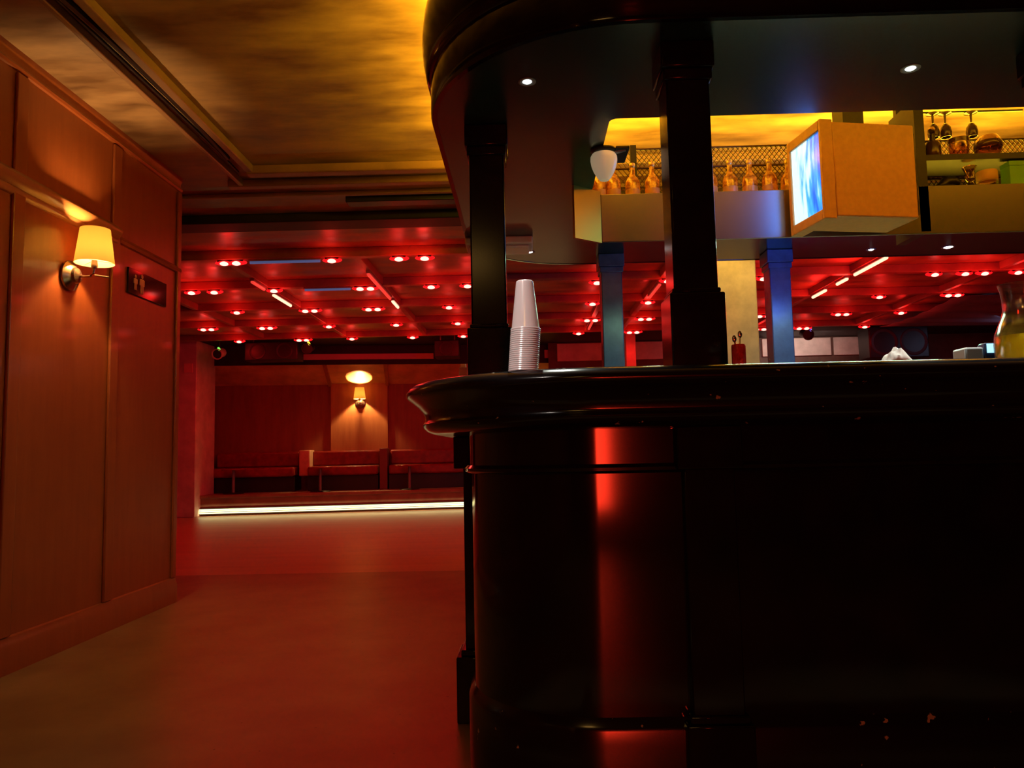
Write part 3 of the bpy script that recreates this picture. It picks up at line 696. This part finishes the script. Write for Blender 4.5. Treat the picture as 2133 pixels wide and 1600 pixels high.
# banquettes
def banquette(u0, u1, label, pale):
    t = thing('booth_bench', tuple(W((u0+u1)/2, .75, PZ)), label, 'bench', 'red booth benches on the platform', BA)
    h = (u1-u0)/2
    def bx(*a): return MB().box(*a)
    bx(-h, h, -.18, .5, 0, .24).build('base', M_BPLAST, t, world=False)
    bx(-h, h, -.25, .36, .245, .40).build('seat', M_REDV, t, world=False, bevel=.03)
    bx(-h, h, .32, .52, .40, .655).build('backrest', M_REDV, t, world=False, bevel=.03)
    if pale:
        bx(-h-.17, -h+.01, -.02, .52, .24, .675).build('end_panel', M_TAN, t, world=False, bevel=.02)
    return t
banquette(-.02, 1.36, 'dark red booth bench at the far left beside the pier', False)
banquette(1.575, 2.72, 'red booth bench with pale end panel below the glowing far sconce', True)
banquette(2.90, 4.15, 'red booth bench right of the far sconce beside the bar', False)
tag(bbox(2.745, 2.875, .55, 1.254, PZ, 1.0).build('booth_divider', mat('divider_wood', (.16, .06, .035), .5), bevel=.01), 'dark wooden divider between the two right booth benches', 'divider')
for u, l in ((.467, 'thin-legged table before the dark left booth bench'), (1.82, 'thin-legged table before the bench with the pale end panel'), (3.246, 'thin-legged table before the bench nearest the bar')):
    t = thing('pedestal_table', tuple(W(u, .25, PZ)), l, 'table', 'thin pedestal tables before the booths', BA)
    MB().tube([(0, 0, .012), (0, 0, .375)], .024, 12).build('pole', M_GREYM, t, world=False)
    MB().lathe([(.0003, 0), (.16, 0), (.165, .006), (.15, .014), (.03, .022), (.0003, .022)], seg=28).build('foot', M_BPLAST, t, world=False)
    MB().lathe([(.0003, .375), (.18, .375), (.19, .38), (.19, .396), (.185, .40), (.0003, .40)], seg=36).build('table_top', mat('table_red_laminate', (.26, .045, .03), .2), t, world=False)
sconce(tuple(W(2.374, 1.2545, 1.80)), BA-R_(90), 'small glowing wall sconce in the far booth alcove', 260, 1.15)
sconce(tuple(W(5.55, 1.2545, 1.80)), BA-R_(90), 'far wall sconce hidden behind the stacked cups', 150, 1.15)

# things under the far ceiling
def speaker(x0, x1, y0, y1, z0, z1, label, grp='black loudspeakers under the far ceiling'):
    t = thing('loudspeaker', ((x0+x1)/2, (y0+y1)/2, z1), label, 'loudspeaker', grp)
    B(x0, x1, y0, y1, z0, z1).build('cabinet', M_BPLAST, t, bevel=.015)
    RXm = Matrix.Rotation(R_(90), 4, 'X')
    r = min(.42*(z1-z0), .2); n = 1 if (x1-x0) < .6 else 2
    for k in range(n):
        cx = (x0+x1)/2 + (0 if n == 1 else (k-.5)*(x1-x0)*.5)
        MB().lathe([(.0003, -.01), (r*.3, -.004), (r*.45, -.018), (r*.9, .002), (r, .008), (r*1.05, .0)], c=(cx, y0-.002, (z0+z1)/2), M=RXm, seg=28).build('cone', mat('cone_paper', (.03, .02, .022), .5), t)
    for sx in (x0+.08, x1-.08): MB().tube([(sx, (y0+y1)/2, z1), (sx, (y0+y1)/2, CZ-.03)], .01, 8).build('hanger', M_GREYM, t)
    return t
speaker(-4.30, -3.48, 11.62, 11.95, 2.37, 2.655, 'long black loudspeaker hanging above the dark left booth')
speaker(-1.38, -1.0, 11.62, 11.95, 2.36, 2.62, 'square black loudspeaker hanging left of the bar column')
speaker(5.25, 6.15, 11.70, 12.1, 2.20, 2.68, 'large black loudspeaker seen over the bar right of the pale wall')
def parcan(x, y, z, label, lens, body, pw=0, lc=None):
    t = thing('stage_lamp', (x, y, CZ-.02), label, 'stage lamp', 'stage lamps under the far ceiling')
    Mx = Matrix.Rotation(R_(105), 4, 'X')
    MB().lathe([(.0003, -.12), (.05, -.12), (.07, -.10), (.075, .08), (.085, .09), (.085, .105), (.07, .105), (.068, .09)], c=(x, y, z), M=Mx, seg=24).build('can', body, t)
    MB().lathe([(.0003, .09), (.045, .088), (.067, .085)], c=(x, y, z), M=Mx, seg=24).build('lens', mat('dark_lens', (.01, .01, .01), .6), t)
    MB().tube([(x, y, z+.06), (x, y, CZ-.02)], .012, 8).build('yoke', M_BPLAST, t)
    MB().ellipsoid((x+.03, y-.10, z+.055), .020, .010, .032, M=Matrix.Rotation(R_(-30), 4, 'Y')).build('indicator_light', lens, t)
parcan(-4.70, 11.66, 2.50, 'pale grey stage lamp with green indicator beside the far left pier', glow('green_indicator', (.25, 1, .12), 1.2), mat('grey_lamp_body', (.42, .45, .40), .45))
parcan(-3.33, 11.70, 2.56, 'black stage lamp with bright yellow indicator above the booths', glow('yellow_indicator', (1, .80, .05), 1.6), M_BPLAST)
parcan(4.32, 11.75, 2.60, 'black stage lamp with violet indicator seen over the bar', glow('violet_indicator', (.35, .22, 1), 1.2), M_BPLAST)

# pillars and far wall seen over the bar
struct(B(1.40, 1.795, 5.85, 6.20, 0, CZ), 'wall_pillar', M_CREAM, bevel=.01)
struct(B(1.56, 1.71, 11.75, 11.95, 0, CZ-.02), 'wall_pillar_far', M_PALE, bevel=.01)
for i, (a, b_) in enumerate(((.55, 1.50), (1.76, 2.6), (2.7, 3.9), (4.0, 5.15), (5.2, 6.2))):
    trim(B(a, b_, 12.90, 12.94, 2.40, 2.70), M_PALE, bevel=.006)
trim(B(.4, 9, 12.94, 13.0, 0, CZ-.02), mat('brown_wall', (.10, .05, .035), .6, noise=.2), smooth=False)
area('drape_blue_lamp', (6.6, 10.6, 2.6), (.55, .62, 1), 5, .5, .5, (R_(20), R_(20), 0))  # dim blue-white area lamp by the cloth swag
area('panel_wash_lamp', (4.4, 12.2, 2.62), (1, .8, .68), 7, 1.2, .1, (R_(60), 0, 0))
# hanging cloth swag
m = MB(); vs = []; fs = []; nu, nv = 40, 14
for i in range(nu+1):
    for j in range(nv+1):
        u = i/nu; v = j/nv
        x = 5.35+3.3*v; y = 9.45+2.1*u*(1-.0*v)
        fold = .045*math.sin(u*34+2*v)*(.25+.75*v)
        z = 2.70-.30*math.sin(PI*min(1, u*1.0))*.55*(.25+.75*v)-.05*u+fold*.6
        vs.append((x, y, min(z, 2.735)))
for i in range(nu):
    for j in range(nv): fs.append((i*(nv+1)+j, (i+1)*(nv+1)+j, (i+1)*(nv+1)+j+1, i*(nv+1)+j+1))
dr = m.add(vs, fs).build('ceiling_drape', mat('grey_cloth', (.16, .17, .20), .5, noise=.2, nscale=4))
sd = dr.modifiers.new('thick', 'SOLIDIFY'); sd.thickness = .006
tag(dr, 'dark grey cloth swag in folds under the ceiling at the far right', 'drape')
